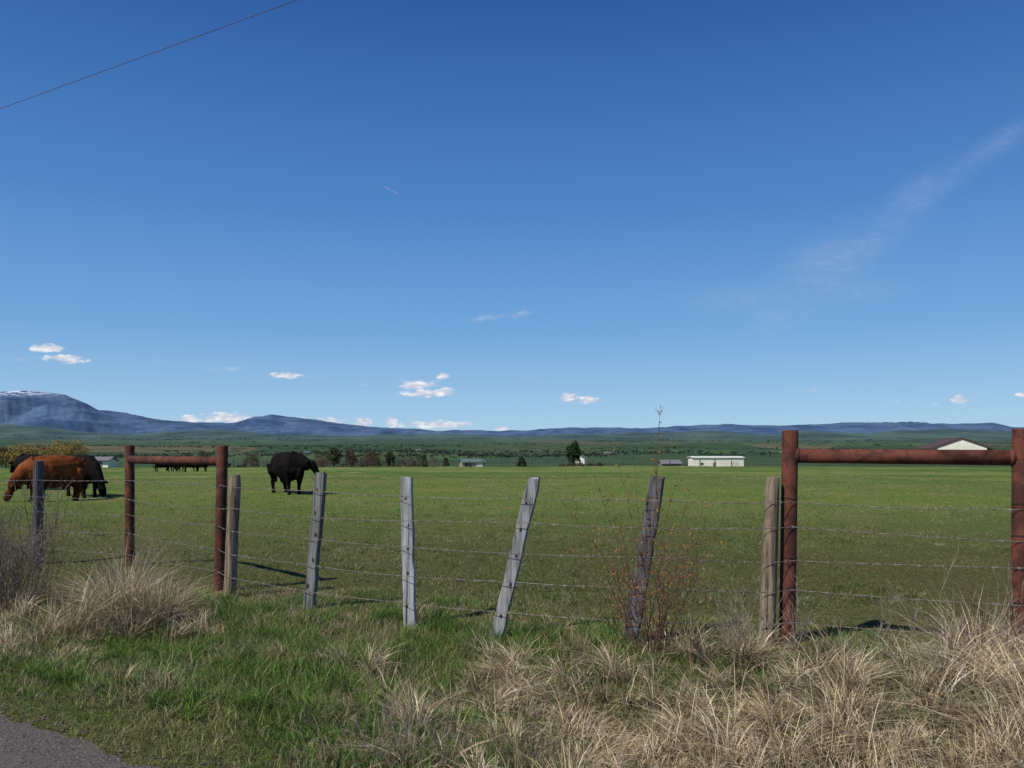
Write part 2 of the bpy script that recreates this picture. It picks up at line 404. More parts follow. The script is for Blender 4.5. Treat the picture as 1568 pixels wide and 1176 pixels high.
def round_post(x, y, top, rad, lean, mat, seed):
    rnd = random.Random(seed); V, F = [], []; pts = []; rr = []
    K = 14; gz = float(height(x, y))
    for k in range(K+1):
        tt = k/K; z = -0.35 + (top-gz+0.35)*tt
        f = max(0, z)/(top-gz)
        pts.append(Vector((lean[0]*f+rnd.gauss(0, .002), lean[1]*f+rnd.gauss(0, .002), z)))
        rr.append(rad*(1.05-0.10*tt)*(1+rnd.uniform(-.04, .04)) * (0.90 if k == K else 1))
    pts.append(pts[-1]+Vector((0, 0, 0.006))); rr.append(rad*0.7)
    tube(V, F, pts, rr, 18)
    for i, v in enumerate(V):
        a = math.atan2(v.y, v.x); v.x += math.cos(a)*0.003*math.sin(5*a+seed); v.y += math.sin(a)*0.003*math.sin(5*a+seed)
    o = obj_from('wooden_fence_post', V, F, mat, True); o.location = (x, y, gz)
    md = o.modifiers.new('e', 'EDGE_SPLIT'); md.split_angle = math.radians(50)
    return o
def plank_post(x, y, top, w, th, lean, mat, seed, yaw):
    rnd = random.Random(seed); gz = float(height(x, y)); V, F = [], []
    K = 16; H = top-gz
    for k in range(K+1):
        z = -0.3+(H+0.3)*k/K; f = max(0, z)/H
        cx, cy = lean[0]*f+rnd.gauss(0, .003), lean[1]*f
        ww = w*(1+rnd.uniform(-.05, .05))*(0.92 if k == K else 1); c = 0.006
        prof = [(-ww/2+c, -th/2), (ww/2-c, -th/2), (ww/2, -th/2+c), (ww/2, th/2-c), (ww/2-c, th/2), (-ww/2+c, th/2), (-ww/2, th/2-c), (-ww/2, -th/2+c)]
        for px, py in prof:
            dz = (rnd.uniform(-.016, .016) + px*0.16*(1 if seed % 2 else -1)) if k == K else 0
            V.append(Vector((cx+px*math.cos(yaw)-py*math.sin(yaw), cy+px*math.sin(yaw)+py*math.cos(yaw), z+dz)))
    for k in range(K):
        for j in range(8):
            a = k*8+j; c2 = k*8+(j+1) % 8; F.append((a, c2, c2+8, a+8))
    F.append(tuple(K*8+j for j in range(8)))
    o = obj_from('plank_fence_post', V, F, mat); o.location = (x, y, gz)
    kv, kf = [], []
    for z in (1.12, 0.9, 0.68, 0.45, 0.2):
        if z > H: continue
        f = z/H; px = rnd.uniform(-.25, .25)*w; r = rnd.uniform(0.009, 0.017)
        c = Vector((lean[0]*f+px*math.cos(yaw)+(th/2+.001)*math.sin(yaw), lean[1]*f+px*math.sin(yaw)-(th/2+.001)*math.cos(yaw), z+rnd.uniform(-.02, .02)))
        bdx = Vector((math.cos(yaw), math.sin(yaw), 0)); out = Vector((math.sin(yaw), -math.cos(yaw), 0)); b0 = len(kv)
        for j in range(8):
            a = j*math.pi/4; kv.append(c+bdx*math.cos(a)*r+Vector((0, 0, 1))*math.sin(a)*r*1.6)
        kv.append(c+out*0.004)
        for j in range(8): kf.append((b0+j, b0+(j+1) % 8, b0+8))
    obj_from('bolts_and_knots', kv, kf, dark_iron, parent=o)
    return o
yawf = math.atan(-0.42)
round_post(-6.34, 10.9, 1.36, 0.066, (0.02, 0), w_dark, 1)
round_post(-2.88, 8.33, 1.25, 0.060, (0.055, 0), w_brown, 2)
plank_post(-1.90, 7.65, 1.286, 0.105, 0.06, (0.115, 0.0), w_gray, 3, yawf)
plank_post(-0.876, 7.02, 1.264, 0.105, 0.045, (-0.034, 0.02), w_pale, 4, yawf*0.6)
plank_post(-0.128, 6.65, 1.27, 0.105, 0.05, (0.31, 0.0), w_mid, 5, yawf*0.7)
plank_post(0.914, 6.31, 1.29, 0.115, 0.055, (0.215, 0.03), w_dark, 6, yawf)
round_post(1.935, 6.20, 1.295, 0.058, (0.045, 0), w_brown, 7)
round_post(5.6, 4.7, 1.30, 0.062, (0.03, 0), w_brown, 8)

rust, t, b = base_mat('rusty_red_pipe', 0.8)
tc = t.new('ShaderNodeTexCoord').outputs['Object']
r1 = t.noise(tc, 6, 7, 0.7); r2 = t.noise(tc, 55, 5, 0.7)
c = t.mix(t.mr(r1, 0.42, 0.58), (0.055, 0.019, 0.013), (0.130, 0.040, 0.024))
c = t.mix(t.mr(r2, 0.54, 0.66, 0, 0.7), c, (0.030, 0.015, 0.012)); c = t.mix(t.mr(r1, 0.64, 0.70, 0, 0.6), c, (0.24, 0.13, 0.09))
t.l.new(c, b.inputs['Base Color'])
bn = t.new('ShaderNodeBump'); bn.inputs['Strength'].default_value = 0.5; bn.inputs['Distance'].default_value = 0.004
t.l.new(r2, bn.inputs['Height']); t.l.new(bn.outputs[0], b.inputs['Normal'])
def pipe_brace(pA, pB, topA, topB, railA, railB, rp, rr):
    e = bpy.data.objects.new('steel_pipe_brace', None); COL.objects.link(e)
    for k, (p, tp) in enumerate(((pA, topA), (pB, topB))):
        V, F = [], []
        lx, ly = p[2], 0.0
        tube(V, F, [(p[0], p[1], -0.4), (p[0], p[1], 0), (p[0]+lx, p[1]+ly, tp-0.012), (p[0]+lx, p[1]+ly, tp-0.004), (p[0]+lx, p[1]+ly, tp)], [rp, rp, rp, rp*0.97, rp*0.88], 28)
        o = obj_from('pipe_post_%d' % (k+1), V, F, rust, True, e); md = o.modifiers.new('e', 'EDGE_SPLIT'); md.split_angle = math.radians(60)
    a = Vector((pA[0]+pA[2], pA[1], railA)); c = Vector((pB[0]+pB[2], pB[1], railB)); dd = (c-a).normalized()
    V, F = [], []; tube(V, F, [a+dd*rp*0.6, c-dd*rp*0.6], rr, 24); obj_from('pipe_rail', V, F, rust, True, e)
    V, F = [], []
    for q0, sg in ((a, 1), (c, -1)):
        tube(V, F, [q0+dd*sg*rp*0.80, q0+dd*sg*(rp*1.0+0.012)], [rr*1.12, rr*1.02], 24)
    obj_from('weld_collars', V, F, rust, True, e)
    V, F = [], []
    for p in (pA, pB):
        for z in (1.13, .91, .68, .45, .2):
            fx = p[2]*z/1.6
            for dz in (0, 0.006):
                tube(V, F, [(p[0]+fx+math.cos(a)*(rp+.002), p[1]+math.sin(a)*(rp+.002), z+dz+0.004*math.sin(a*2)) for a in np.linspace(0, 2*math.pi, 17)], 0.0022, 5, False)
    obj_from('wire_ties', V, F, dark_iron, True, e)
pipe_brace((-4.87, 10.4, 0.0), (-3.12, 8.7, 0.035), 1.57, 1.555, 1.385, 1.385, 0.058, 0.05)
pipe_brace((2.105, 6.25, 0.025), (3.50, 5.62, 0.01), 1.655, 1.65, 1.46, 1.45, 0.060, 0.054)

wm = mottled('galvanised_rusty_wire', (0.08, 0.06, 0.05), (0.24, 0.22, 0.20), 40, 0.6, metal=0.2)
line = [(-9.5, 13.4, 0), (-6.34, 10.9, .02), (-4.87, 10.4, 0), (-3.12, 8.7, .035), (-2.88, 8.33, .055), (-1.90, 7.65, .115), (-.876, 7.02, -.034), (-.128, 6.65, .31), (.914, 6.31, .215), (1.935, 6.2, .045), (2.105, 6.25, .025), (3.50, 5.62, .01), (5.6, 4.7, .03), (8, 3.6, 0)]
wv, wf = [], []
for wi, z0 in enumerate((1.12, 0.90, 0.68, 0.45, 0.21)):
    pts = []
    for k in range(len(line)-1):
        a, c = line[k], line[k+1]
        za = z0+random.uniform(-.02, .02) if k == 0 else zc_
        zc_ = z0+random.uniform(-.025, .025)
        A = Vector((a[0]+a[2]*z0/1.28, a[1]-0.07, za)); C = Vector((c[0]+c[2]*z0/1.28, c[1]-0.07, zc_))
        L = (C-A).length; m = max(2, int(L/0.05))
        for j in range(m):
            f = j/m; p = A.lerp(C, f); p.z -= 0.012*L*random.Random(k*7+wi).uniform(.2, 1.0)*4*f*(1-f); pts.append(p)
    for ph in (0, math.pi):
        tw = [p+Vector((0, math.cos(i*1.3+ph), math.sin(i*1.3+ph)))*0.0015 for i, p in enumerate(pts)]
        tube(wv, wf, tw, 0.0019, 4, False)
    for i in range(0, len(pts)-1, 3):
        p = pts[i]
        for s in (-1, 1):
            tube(wv, wf, [p+Vector((0.004*s, -.003, -0.011)), p+Vector((-0.004*s, .003, 0.011))], 0.0013, 3, False)
obj_from('barbed_wire', wv, wf, wm)

# ------------------------------------------------------------------ bare shrubs
def twig(V, F, L, p, d, length, rad, depth, rnd, spread=0.5, leaf=None, up=0.15, kids=3):
    n = 4; pts = [p.copy()]; q_ = p.copy(); dd = d.copy(); j = .10
    for k in range(n):
        dd = (dd + Vector((rnd.gauss(0, j), rnd.gauss(0, j), rnd.gauss(0, .06)+up*0.3))).normalized()
        q_ = q_ + dd*length/n; pts.append(q_.copy())
    tube(V, F, pts, [rad*(1-0.6*k/n) for k in range(n+1)], 4 if depth < 2 else 5, False)
    if L is not None and depth <= 1:
        for k in range(1, n+1):
            if rnd.random() < leaf: L.append(pts[k]+Vector((rnd.gauss(0, .006), rnd.gauss(0, .006), rnd.gauss(0, .006))))
    if depth > 0:
        for k in range(kids):
            i = rnd.randint(1, n); nd = (dd + Vector((rnd.gauss(0, spread), rnd.gauss(0, spread), rnd.gauss(0, spread*.5)))).normalized()
            twig(V, F, L, pts[i], nd, length*rnd.uniform(.35, .65), rad*0.6, depth-1, rnd, spread, leaf, up, kids)
def shrub(name, x, y, stems, hgt, rad, depth, mat, seed, base=0.12, leaf=0, leafmat=None, tilt=0.2, kids=3, tall=None, spread=0.5):
    rnd = random.Random(seed); V, F = [], []; L = [] if leaf else None
    gz = float(height(x, y))
    for s in range(stems):
        a = rnd.uniform(0, 6.28); r = base*rnd.random()
        p = Vector((r*math.cos(a), r*math.sin(a), -0.03))
        d = Vector((math.cos(a)*tilt*rnd.uniform(.2, 1.3), math.sin(a)*tilt*rnd.uniform(.2, 1.3), 1)).normalized()
        twig(V, F, L, p, d, hgt*rnd.uniform(.45, .9), rad, depth, rnd, spread, leaf, kids=kids)
    if tall:   # long whips: gently curved from the root to a given tip, with short side twigs
        for (tx, ty, tz) in tall:
            tip = Vector((tx, ty, tz)); m = 12; pts = []
            bx, by = rnd.gauss(0, .05), rnd.gauss(0, .05)
            for k in range(m+1):
                f = k/m; pts.append(Vector((bx+(tip.x-bx)*f**1.35+0.012*math.sin(f*9+tx*20), by+(tip.y-by)*f, tip.z*f-0.02)))
            tube(V, F, pts, [rad*1.15*(1-.72*k/m) for k in range(m+1)], 5, False)
            for k in range(int(4+tz*9)):
                i = rnd.randint(3, m); d = Vector((rnd.gauss(0, .6), rnd.gauss(0, .5), .8)).normalized()
                twig(V, F, L, pts[i], d, rnd.uniform(.05, .24)*(1.2-i/m*.8), rad*.45, 0, rnd, .4, leaf)
            if L is not None:
                for k in range(4, m+1):
                    if rnd.random() < .5: L.append(pts[k])
    o = obj_from(name, V, F, mat); o.location = (x, y, gz)
    if L:
        v2, f2 = [], []
        for p in L:
            for _ in range(2):
                a = Vector((rnd.gauss(0, 1), rnd.gauss(0, 1), rnd.gauss(0, 1))).normalized()*0.014; c = Vector((rnd.gauss(0, 1), rnd.gauss(0, 1), rnd.gauss(0, 1))).normalized()*0.007
                b0 = len(v2); v2 += [p, p+a*.5+c, p+a, p+a*.5-c]; f2.append((b0, b0+1, b0+2, b0+3))
        obj_from('leaf_buds', v2, f2, leafmat, parent=o)
    return o
bark_red = mottled('red_twig_bark', (0.07, 0.038, 0.03), (0.16, 0.09, 0.065), 20)
bark_gray = mottled('dead_weed_stalk', (0.12, 0.09, 0.075), (0.34, 0.28, 0.23), 20)
bark_dark = mottled('dark_weed_stalk', (0.05, 0.035, 0.03), (0.16, 0.11, 0.09), 20)
bud = mottled('bud_leaf', (0.30, 0.20, 0.03), (0.30, 0.09, 0.04), 30)
shrub('budding_willow_shrub', 1.00, 6.0, 24, 0.80, 0.0038, 2, bark_red, 11, 0.16, 0.3, bud, 0.5, 3, tall=[(0.10, 0, 1.76), (-0.10, .05, 1.42), (-0.40, 0, 1.30), (0.22, 0, 1.34), (0.38, -.1, 1.05), (-0.22, .1, 1.5), (0.06, .1, 1.55), (-.52, 0, 1.0), (.5, .1, .85), (-.62, .1, .8), (.3, 0, 1.2), (-.30, -.1, 1.15)])
shrub('dead_weed', 1.75, 5.75, 30, 0.46, 0.0030, 2, bark_gray, 12, 0.24, tilt=0.4)
shrub('dead_weed', 1.35, 5.6, 18, 0.40, 0.0030, 2, bark_dark, 13, 0.22, tilt=0.5)
shrub('dead_weed', 2.35, 5.7, 14, 0.40, 0.0028, 2, bark_gray, 14, 0.2, tilt=0.5)
shrub('dead_weed', 3.05, 5.3, 20, 0.62, 0.0032, 2, bark_gray, 15, 0.3, tilt=0.35)
shrub('dead_weed', 3.25, 5.5, 18, 0.72, 0.0032, 2, bark_red, 16, 0.25, tilt=0.35)
shrub('dead_weed', 2.85, 5.5, 10, 0.68, 0.0030, 2, bark_gray, 26, 0.25, tilt=0.35)
shrub('dead_weed', -4.95, 7.9, 80, 0.95, 0.0042, 2, bark_dark, 17, 0.45, tilt=0.4)
shrub('dead_weed', -5.1, 8.1, 60, 1.0, 0.0042, 2, bark_gray, 18, 0.45, tilt=0.35)
shrub('dead_weed', -3.25, 7.15, 30, 0.80, 0.0028, 2, bark_gray, 19, 0.25, tilt=0.4)
shrub('dead_weed', -3.0, 6.85, 14, 0.55, 0.0028, 2, bark_dark, 20, 0.2, tilt=0.6)
shrub('dead_weed', -0.55, 4.05, 34, 0.32, 0.0026, 2, bark_gray, 21, 0.3, tilt=0.7)
shrub('dead_weed', -0.1, 4.3, 34, 0.30, 0.0026, 2, bark_dark, 22, 0.3, tilt=0.7)
shrub('dead_weed', -0.9, 4.4, 24, 0.26, 0.0024, 2, bark_dark, 25, 0.3, tilt=0.7)
shrub('dead_weed', 0.55, 5.5, 8, 0.32, 0.0022, 2, bark_dark, 23, 0.15, tilt=0.5)
shrub('dead_weed', 2.0, 4.9, 16, 0.28, 0.0024, 2, bark_dark, 24, 0.3, tilt=0.7)

# ------------------------------------------------------------------ cows
def hide_mat(name, c1, c2, under=None):
    m, t, b = base_mat(name, 0.85); b.inputs['Specular IOR Level'].default_value = 0.08
    tc = t.new('ShaderNodeTexCoord').outputs['Object']
    n = t.noise(tc, 2.2, 5, 0.6); n2 = t.noise(t.mapping(tc, (30, 30, 12)), 1, 4, 0.7)
    c = t.mix(t.mr(n, 0.38, 0.62), c1, c2); c = t.mix(t.mr(n2, 0.5, 0.7, 0, 0.4), c, c1)
    if under:
        sp_ = t.new('ShaderNodeSeparateXYZ'); t.l.new(tc, sp_.inputs[0])
        c = t.mix(t.mr(sp_.outputs[2], 0.45, 0.95, 0.8, 0), c, under)
    t.l.new(c, b.inputs['Base Color'])
    return m
hide_black = hide_mat('black_hide', (0.003, 0.0025, 0.0025), (0.009, 0.007, 0.006))
hide_brown = hide_mat('red_brown_hide', (0.095, 0.024, 0.008), (0.23, 0.064, 0.016), (0.045, 0.014, 0.006))
def cow(name, x, y, yaw, pose, mat, headturn=0.0, seed=0, stance=0.0, s=1.0):
    V, F = [], []
    def ring(pts, rad, ns=16): tube(V, F, pts, rad, ns)
    ring([(-.86, 0, 1.10), (-.80, 0, 1.07), (-.66, 0, 1.02), (-.38, 0, .95), (-.05, 0, .90), (.25, 0, .90), (.50, 0, .93), (.70, 0, .97), (.82, 0, 1.0)],
         [(.14, .17), (.25, .27), (.32, .36), (.36, .44), (.42, .50), (.39, .49), (.31, .45), (.24, .37), (.13, .22)])
    ring([(-.50, -.22, 1.24), (-.50, .22, 1.24)], .10, 10)
    ct, st_ = math.cos(headturn), math.sin(headturn)
    def hp(px, pz):
        dx = px-.7; return (.7+dx*ct, dx*st_, pz)
    if pose == 'graze':
        ring([hp(.50, 1.05), hp(.82, .90), hp(1.02, .66), hp(1.14, .48)], [(.24, .36), (.18, .28), (.14, .21), (.12, .16)])
        hd = [hp(1.08, .54), hp(1.15, .44), hp(1.22, .30), hp(1.28, .15), hp(1.30, .06)]; ear = hp(1.12, .52)
    elif pose == 'low':
        ring([hp(.50, 1.08), hp(.82, 1.04), hp(1.02, .98), hp(1.14, .94)], [(.24, .36), (.18, .29), (.15, .22), (.13, .17)])
        hd = [hp(1.08, 1.06), hp(1.18, 1.00), hp(1.29, .86), hp(1.37, .71), hp(1.39, .64)]; ear = hp(1.13, 1.06)
    else:
        ring([hp(.50, 1.08), hp(.82, 1.14), hp(1.02, 1.20), hp(1.12, 1.22)], [(.24, .36), (.18, .29), (.15, .22), (.13, .17)])
        hd = [hp(1.05, 1.33), hp(1.15, 1.28), hp(1.29, 1.17), hp(1.42, 1.05), hp(1.45, 1.00)]; ear = hp(1.10, 1.33)
    ring(hd, [(.11, .09), (.14, .15), (.115, .13), (.10, .105), (.075, .07)], 12)
    for sy in (-1, 1):
        e0 = Vector(ear); sd = Vector((-st_, ct, 0))*sy
        ring([e0+sd*.08, e0+sd*.18+Vector((0, 0, .0)), e0+sd*.29-Vector((0, 0, .05))], [.035, (.05, .06), .025], 8)
    o = .10*stance
    for sy, of in ((-1, o), (1, -o)):
        ring([(.50, sy*.19, .82), (.48+of*.3, sy*.21, .58), (.49+of*.7, sy*.20, .37), (.48+of, sy*.19, .20), (.49+of, sy*.19, .10), (.51+of, sy*.19, .05), (.53+of, sy*.19, 0)],
             [(.16, .19), (.115, .135), (.078, .078), (.056, .056), (.062, .062), (.068, .068), (.078, .078)], 12)
    for sy, of in ((-1, -o), (1, o)):
        ring([(-.62, sy*.18, .95), (-.56+of*.2, sy*.22, .68), (-.63+of*.5, sy*.21, .50), (-.70+of*.8, sy*.20, .40), (-.66+of, sy*.20, .20), (-.64+of, sy*.20, .10), (-.62+of, sy*.20, .05), (-.60+of, sy*.20, 0)],
             [(.18, .28), (.16, .22), (.10, .12), (.074, .08), (.056, .056), (.062, .062), (.068, .068), (.078, .078)], 12)
    ring([(-.84, 0, 1.28), (-.93, 0, 1.22), (-.965, .01, .95), (-.95, .02, .62), (-.95, .02, .45), (-.95, .02, .32)], [.05, .035, .026, .028, .055, .02], 8)
    ring([(-.40, 0, .56), (-.30, 0, .46), (-.20, 0, .52)], [.10, .14, .10], 10)
    ring([(.66, 0, .74), (.78, 0, .62), (.86, 0, .72), (.95, 0, .82)], [(.06, .14), (.07, .15), (.06, .12), (.04, .08)], 10)
    me = bpy.data.meshes.new('tmp'); me.from_pydata([tuple(v) for v in V], [], F); me.update()
    tmp = bpy.data.objects.new('tmp', me); COL.objects.link(tmp)
    m = tmp.modifiers.new('r', 'REMESH'); m.mode = 'VOXEL'; m.voxel_size = 0.022
    m2 = tmp.modifiers.new('s', 'SMOOTH'); m2.factor = 0.6; m2.iterations = 4
    dg_ = bpy.context.evaluated_depsgraph_get(); nm = bpy.data.meshes.new_from_object(tmp.evaluated_get(dg_))
    bpy.data.objects.remove(tmp)
    nm.name = name; nm.materials.clear(); nm.materials.append(mat)
    nm.polygons.foreach_set('use_smooth', [True]*len(nm.polygons))
    ob = bpy.data.objects.new(name, nm); COL.objects.link(ob)
    ob.location = (x, y, float(height(x, y))); ob.rotation_euler = (0, 0, yaw); ob.scale = (s, s, s)
    return ob
rad = math.radians
cow('black_cow', -7.70, 28, rad(-50), 'low', hide_black, rad(45), stance=0.3, s=1.03)
cow('brown_cow', -13.45, 24, rad(236), 'graze', hide_brown, rad(-32), stance=0.6, s=0.98)
cow('black_cow', -13.65, 26, rad(-42), 'graze', hide_black, rad(12), stance=0.7, s=0.98)
cow('black_cow', -18.25, 31, rad(150), 'low', hide_black, 0, stance=0.4, s=0.95)
for px_, yy_, a_, g_ in ((250, 74, 10, 'graze'), (270, 78, 160, 'graze'), (292, 73, 200, 'graze'), (308, 76, -10, 'low')):
    cow('black_cow', (px_-784)/1250*yy_, yy_, rad(a_), g_, hide_black, 0, stance=0.4, s=0.9)

# ------------------------------------------------------------------ buildings
def flatmat(name, c): return mottled(name, tuple(v*0.88 for v in c), c, 0.8, 0.7)
def building(name, x, y, w, d, he, hr, wall, roof, ridge='x', yaw=0.0, openings=(), z=None, oh=0.6):
    e = bpy.data.objects.new(name, None); COL.objects.link(e)
    e.location = (x, y, float(height(x, y))-0.15 if z is None else z); e.rotation_euler = (0, 0, yaw)
    hw, hd = w/2, d/2
    if ridge == 'x':
        V = [(-hw,-hd,0),(hw,-hd,0),(hw,hd,0),(-hw,hd,0),(-hw,-hd,he),(hw,-hd,he),(hw,hd,he),(-hw,hd,he),(-hw,0,hr),(hw,0,hr)]
        F = [(0,1,5,4),(2,3,7,6),(1,2,6,9,5),(3,0,4,8,7)]
        o_ = 0.4; sl = (hr-he)/hd
        RV = [(-hw-o_,-hd-o_,he-o_*sl+.05),(hw+o_,-hd-o_,he-o_*sl+.05),(hw+o_,0,hr+.05),(-hw-o_,0,hr+.05),(hw+o_,hd+o_,he-o_*sl+.05),(-hw-o_,hd+o_,he-o_*sl+.05)]
    else:
        V = [(-hw,-hd,0),(hw,-hd,0),(hw,hd,0),(-hw,hd,0),(-hw,-hd,he),(hw,-hd,he),(hw,hd,he),(-hw,hd,he),(0,-hd,hr),(0,hd,hr)]
        F = [(0,1,5,8,4),(2,3,7,9,6),(1,2,6,5),(3,0,4,7)]
        o_ = oh; sl = (hr-he)/hw
        RV = [(-hw-o_,-hd-.15,he-o_*sl+.05),(-hw-o_,hd+o_,he-o_*sl+.05),(0,hd+o_,hr+.05),(0,-hd-.15,hr+.05),(hw+o_,hd+o_,he-o_*sl+.05),(hw+o_,-hd-.15,he-o_*sl+.05)]
    obj_from('walls', V, F, wall, parent=e)
    r = obj_from('roof', RV, [(0,1,2,3),(3,2,4,5)], roof, parent=e)
    s = r.modifiers.new('s', 'SOLIDIFY'); s.thickness = 0.34 if ridge == 'y' else 0.2; s.offset = 0
    for nm_, ox, oz, ow, oh_, mt_ in openings:
        V = []
        for dx in (-ow/2, ow/2):
            for dy in (-0.05, 0.0):
                for dz in (0, oh_): V.append((ox+dx, -hd-0.003+dy, oz+dz))
        obj_from(nm_, V, [(0,1,3,2),(4,6,7,5),(0,4,5,1),(2,3,7,6),(1,5,7,3),(0,2,6,4)], mt_, parent=e)
    return e
wht = flatmat('white_siding', (0.80, 0.76, 0.64)); wroof = flatmat('white_metal_roof', (0.66, 0.65, 0.58)); brn = flatmat('brown_shingle', (0.075, 0.050, 0.045))
grn = flatmat('green_metal_roof', (0.10, 0.15, 0.14)); gry = flatmat('gray_roof', (0.17, 0.17, 0.18)); tan = flatmat('tan_siding', (0.30, 0.26, 0.20)); glass = flatmat('dark_window', (0.04, 0.05, 0.06)); dk = flatmat('dark_door', (0.16, 0.15, 0.14))
building('long_white_barn', 74.8, 300, 18.2, 9, 3.9, 4.3, wht, wroof, 'x', 0, [('door_1', -1.5, 0, 1.0, 2.2, dk), ('door_2', 5.8, 0, 2.8, 2.7, flatmat('pale_door', (.6, .6, .58))), ('window', -6, 1.3, 1.0, 0.8, glass)])
building('gabled_house', 86.6, 160, 8.6, 10, 3.4, 5.0, wht, brn, 'y', -0.22, [('window_1', -2.4, 1.0, 1.5, 1.2, glass), ('door', 0.3, 0.1, 1.0, 2.1, dk), ('window_2', 2.4, 1.0, 1.5, 1.2, glass)], z=-1.2, oh=1.4)
building('green_roofed_shed', -14.5, 295, 8.0, 6, 2.2, 3.3, tan, grn, 'x', 0.25, [('opening', -2, 0, 2.2, 1.9, glass), ('garage_door', 2.2, 0, 2.2, 1.9, wht)])
building('small_house', 35.6, 420, 5, 7, 2.4, 4.4, wht, gry, 'y', -0.3, [('window', 0, 1, 1.4, 1.1, glass)], z=-5.3)
building('dark_roofed_shed', 57.5, 298, 7, 6, 1.7, 2.9, dk, gry, 'x', 0.1, [('opening', 0, 0, 3, 1.6, glass)])
building('white_shed', -75, 150, 3.0, 3, 1.5, 2.0, wht, gry, 'x', 0, [('door', 0, 0, 0.9, 1.3, dk)])
for px_, yy_, c_, r_ in ((930, 1500, tan, gry), (640, 1900, tan, gry), (1200, 1700, tan, gry), (470, 1600, tan, grn)):
    building('distant_farm_building', (px_-784)/1250*yy_, yy_, 13, 8, 3.5, 5.5, c_, r_, 'x', 0.2, [('door', 0, 0, 4, 3.2, dk)])

# ------------------------------------------------------------------ trees
leaf_mat = attr_mat('foliage_mat', 0.8, 0.15)
def crown(cx, cy, cz, rx, rz, nclump, nleaf, size, col, rnd, shape='round'):
    P = []; C = []
    for k in range(nclump):
        while True:
            a = rnd.uniform(-1, 1); b_ = rnd.uniform(-1, 1); c_ = rnd.uniform(-1, 1)
            if a*a+b_*b_+c_*c_ < 1: break
        if shape == 'cone':
            f = (c_+1)/2; rr = (1-f)**0.8*1.05+0.08; a *= rr/max(.3, math.sqrt(max(.05, 1-c_*c_))); b_ *= rr/max(.3, math.sqrt(max(.05, 1-c_*c_)))
        cl = rnd.uniform(0.5, 1.4); rc = rnd.uniform(.16, .30)
        for j in range(nleaf):
            P.append((cx+(a+rnd.gauss(0, rc*.6))*rx, cy+(b_+rnd.gauss(0, rc*.6))*rx, cz+(c_+rnd.gauss(0, rc*.5))*rz)); C.append(cl*rnd.uniform(.7, 1.3))
    P = np.array(P); C = np.array(C)[:, None]*np.array(col)[None]
    return P, C, np.full(len(P), size)
def leaves_mesh(name, groups, parent=None):
    P = np.concatenate([g[0] for g in groups]); C = np.concatenate([g[1] for g in groups]); S = np.concatenate([g[2] for g in groups])
    n = len(P); A = R.normal(size=(n, 3)); A /= np.linalg.norm(A, axis=1)[:, None]
    B = np.cross(A, R.normal(size=(n, 3))); B /= np.linalg.norm(B, axis=1)[:, None]
    S = S[:, None]*R.uniform(.6, 1.3, (n, 1))
    Vv = np.stack([P+A*S, P+B*S*.7, P-A*S, P-B*S*.7], 1).reshape(-1, 3)
    o = np_mesh(name, Vv, np.arange(4*n), np.arange(n)*4, np.repeat(C, 4, 0), leaf_mat)
    if parent: o.parent = parent
    return o
trunk_mat = mottled('trunk_bark', (0.05, 0.035, 0.025), (0.12, 0.09, 0.07), 3)
def tree(name, x, y, h, w, col, seed, shape='round', base=0.25, size=None, nclump=60, nleaf=50, z=None):
    rnd = random.Random(seed); gz = float(height(x, y)) if z is None else z
    V, F = [], []; tr = h*0.028
    tube(V, F, [(0, 0, -.3), (rnd.gauss(0, .05), 0, h*.35), (rnd.gauss(0, .1), rnd.gauss(0, .1), h*.85)], [tr*1.2, tr, tr*.25], 8)
    for k in range(10):
        a = rnd.uniform(0, 6.28); z0 = h*rnd.uniform(base*.8, .75); L = w*.42*rnd.uniform(.6, 1)
        tube(V, F, [(0, 0, z0), (math.cos(a)*L*.5, math.sin(a)*L*.5, z0+L*.3), (math.cos(a)*L, math.sin(a)*L, z0+L*.55)], [tr*.4, tr*.25, tr*.08], 5)
    o = obj_from(name, V, F, trunk_mat, True); o.location = (x, y, gz)
    size = size or h*0.028
    g = crown(0, 0, h*(base+(1-base)/2), w/2, h*(1-base)/2, nclump, nleaf, size, col, rnd, shape)
    leaves_mesh('foliage', [g], o); return o
def at(px, Y): return (px-784)/1250*Y
PINE = (0.038, 0.068, 0.024); BARE = (0.11, 0.075, 0.060); GOLD = (0.27, 0.19, 0.055); OLV = (0.070, 0.085, 0.034)
tree('pine_tree', at(879, 330), 330, 10.8, 5.6, PINE, 1, 'round', 0.22, 0.28, 90, 60)
tree('juniper_tree', at(799, 320), 320, 4.8, 4.0, PINE, 2, 'cone', 0.05, 0.2)
tree('pine_tree', at(511, 300), 300, 7.6, 5.0, OLV, 3, 'round', 0.15, 0.25)
tree('pine_tree', at(649, 310), 310, 5.2, 2.8, PINE, 5, 'cone', 0.05, 0.2)
tree('pine_tree', at(683, 305), 305, 4.0, 2.4, OLV, 6, 'cone', 0.05, 0.2)
tree('pine_tree', at(597, 305), 305, 6.0, 3.6, OLV, 14, 'round', 0.1, 0.22)
tree('bare_tree', at(310, 300), 300, 7.0, 4.0, BARE, 7, 'round', 0.2, 0.12, 50, 40)
tree('bare_tree', at(385, 330), 330, 7.5, 7.0, BARE, 15, 'round', 0.1, 0.14, 60, 50)
tree('bare_tree', at(538, 300), 300, 7.0, 4.6, BARE, 8, 'round', 0.1, 0.16, 60, 60)
tree('bare_tree', at(570, 300), 300, 6.2, 5.0, BARE, 16, 'round', 0.1, 0.16, 60, 60)
tree('willow_tree', at(100, 120), 120, 4.2, 6.0, GOLD, 9, 'round', 0.05, 0.10, 70, 70)
tree('willow_tree', at(45, 115), 115, 3.4, 6.0, GOLD, 10, 'round', 0.05, 0.10, 70, 70)
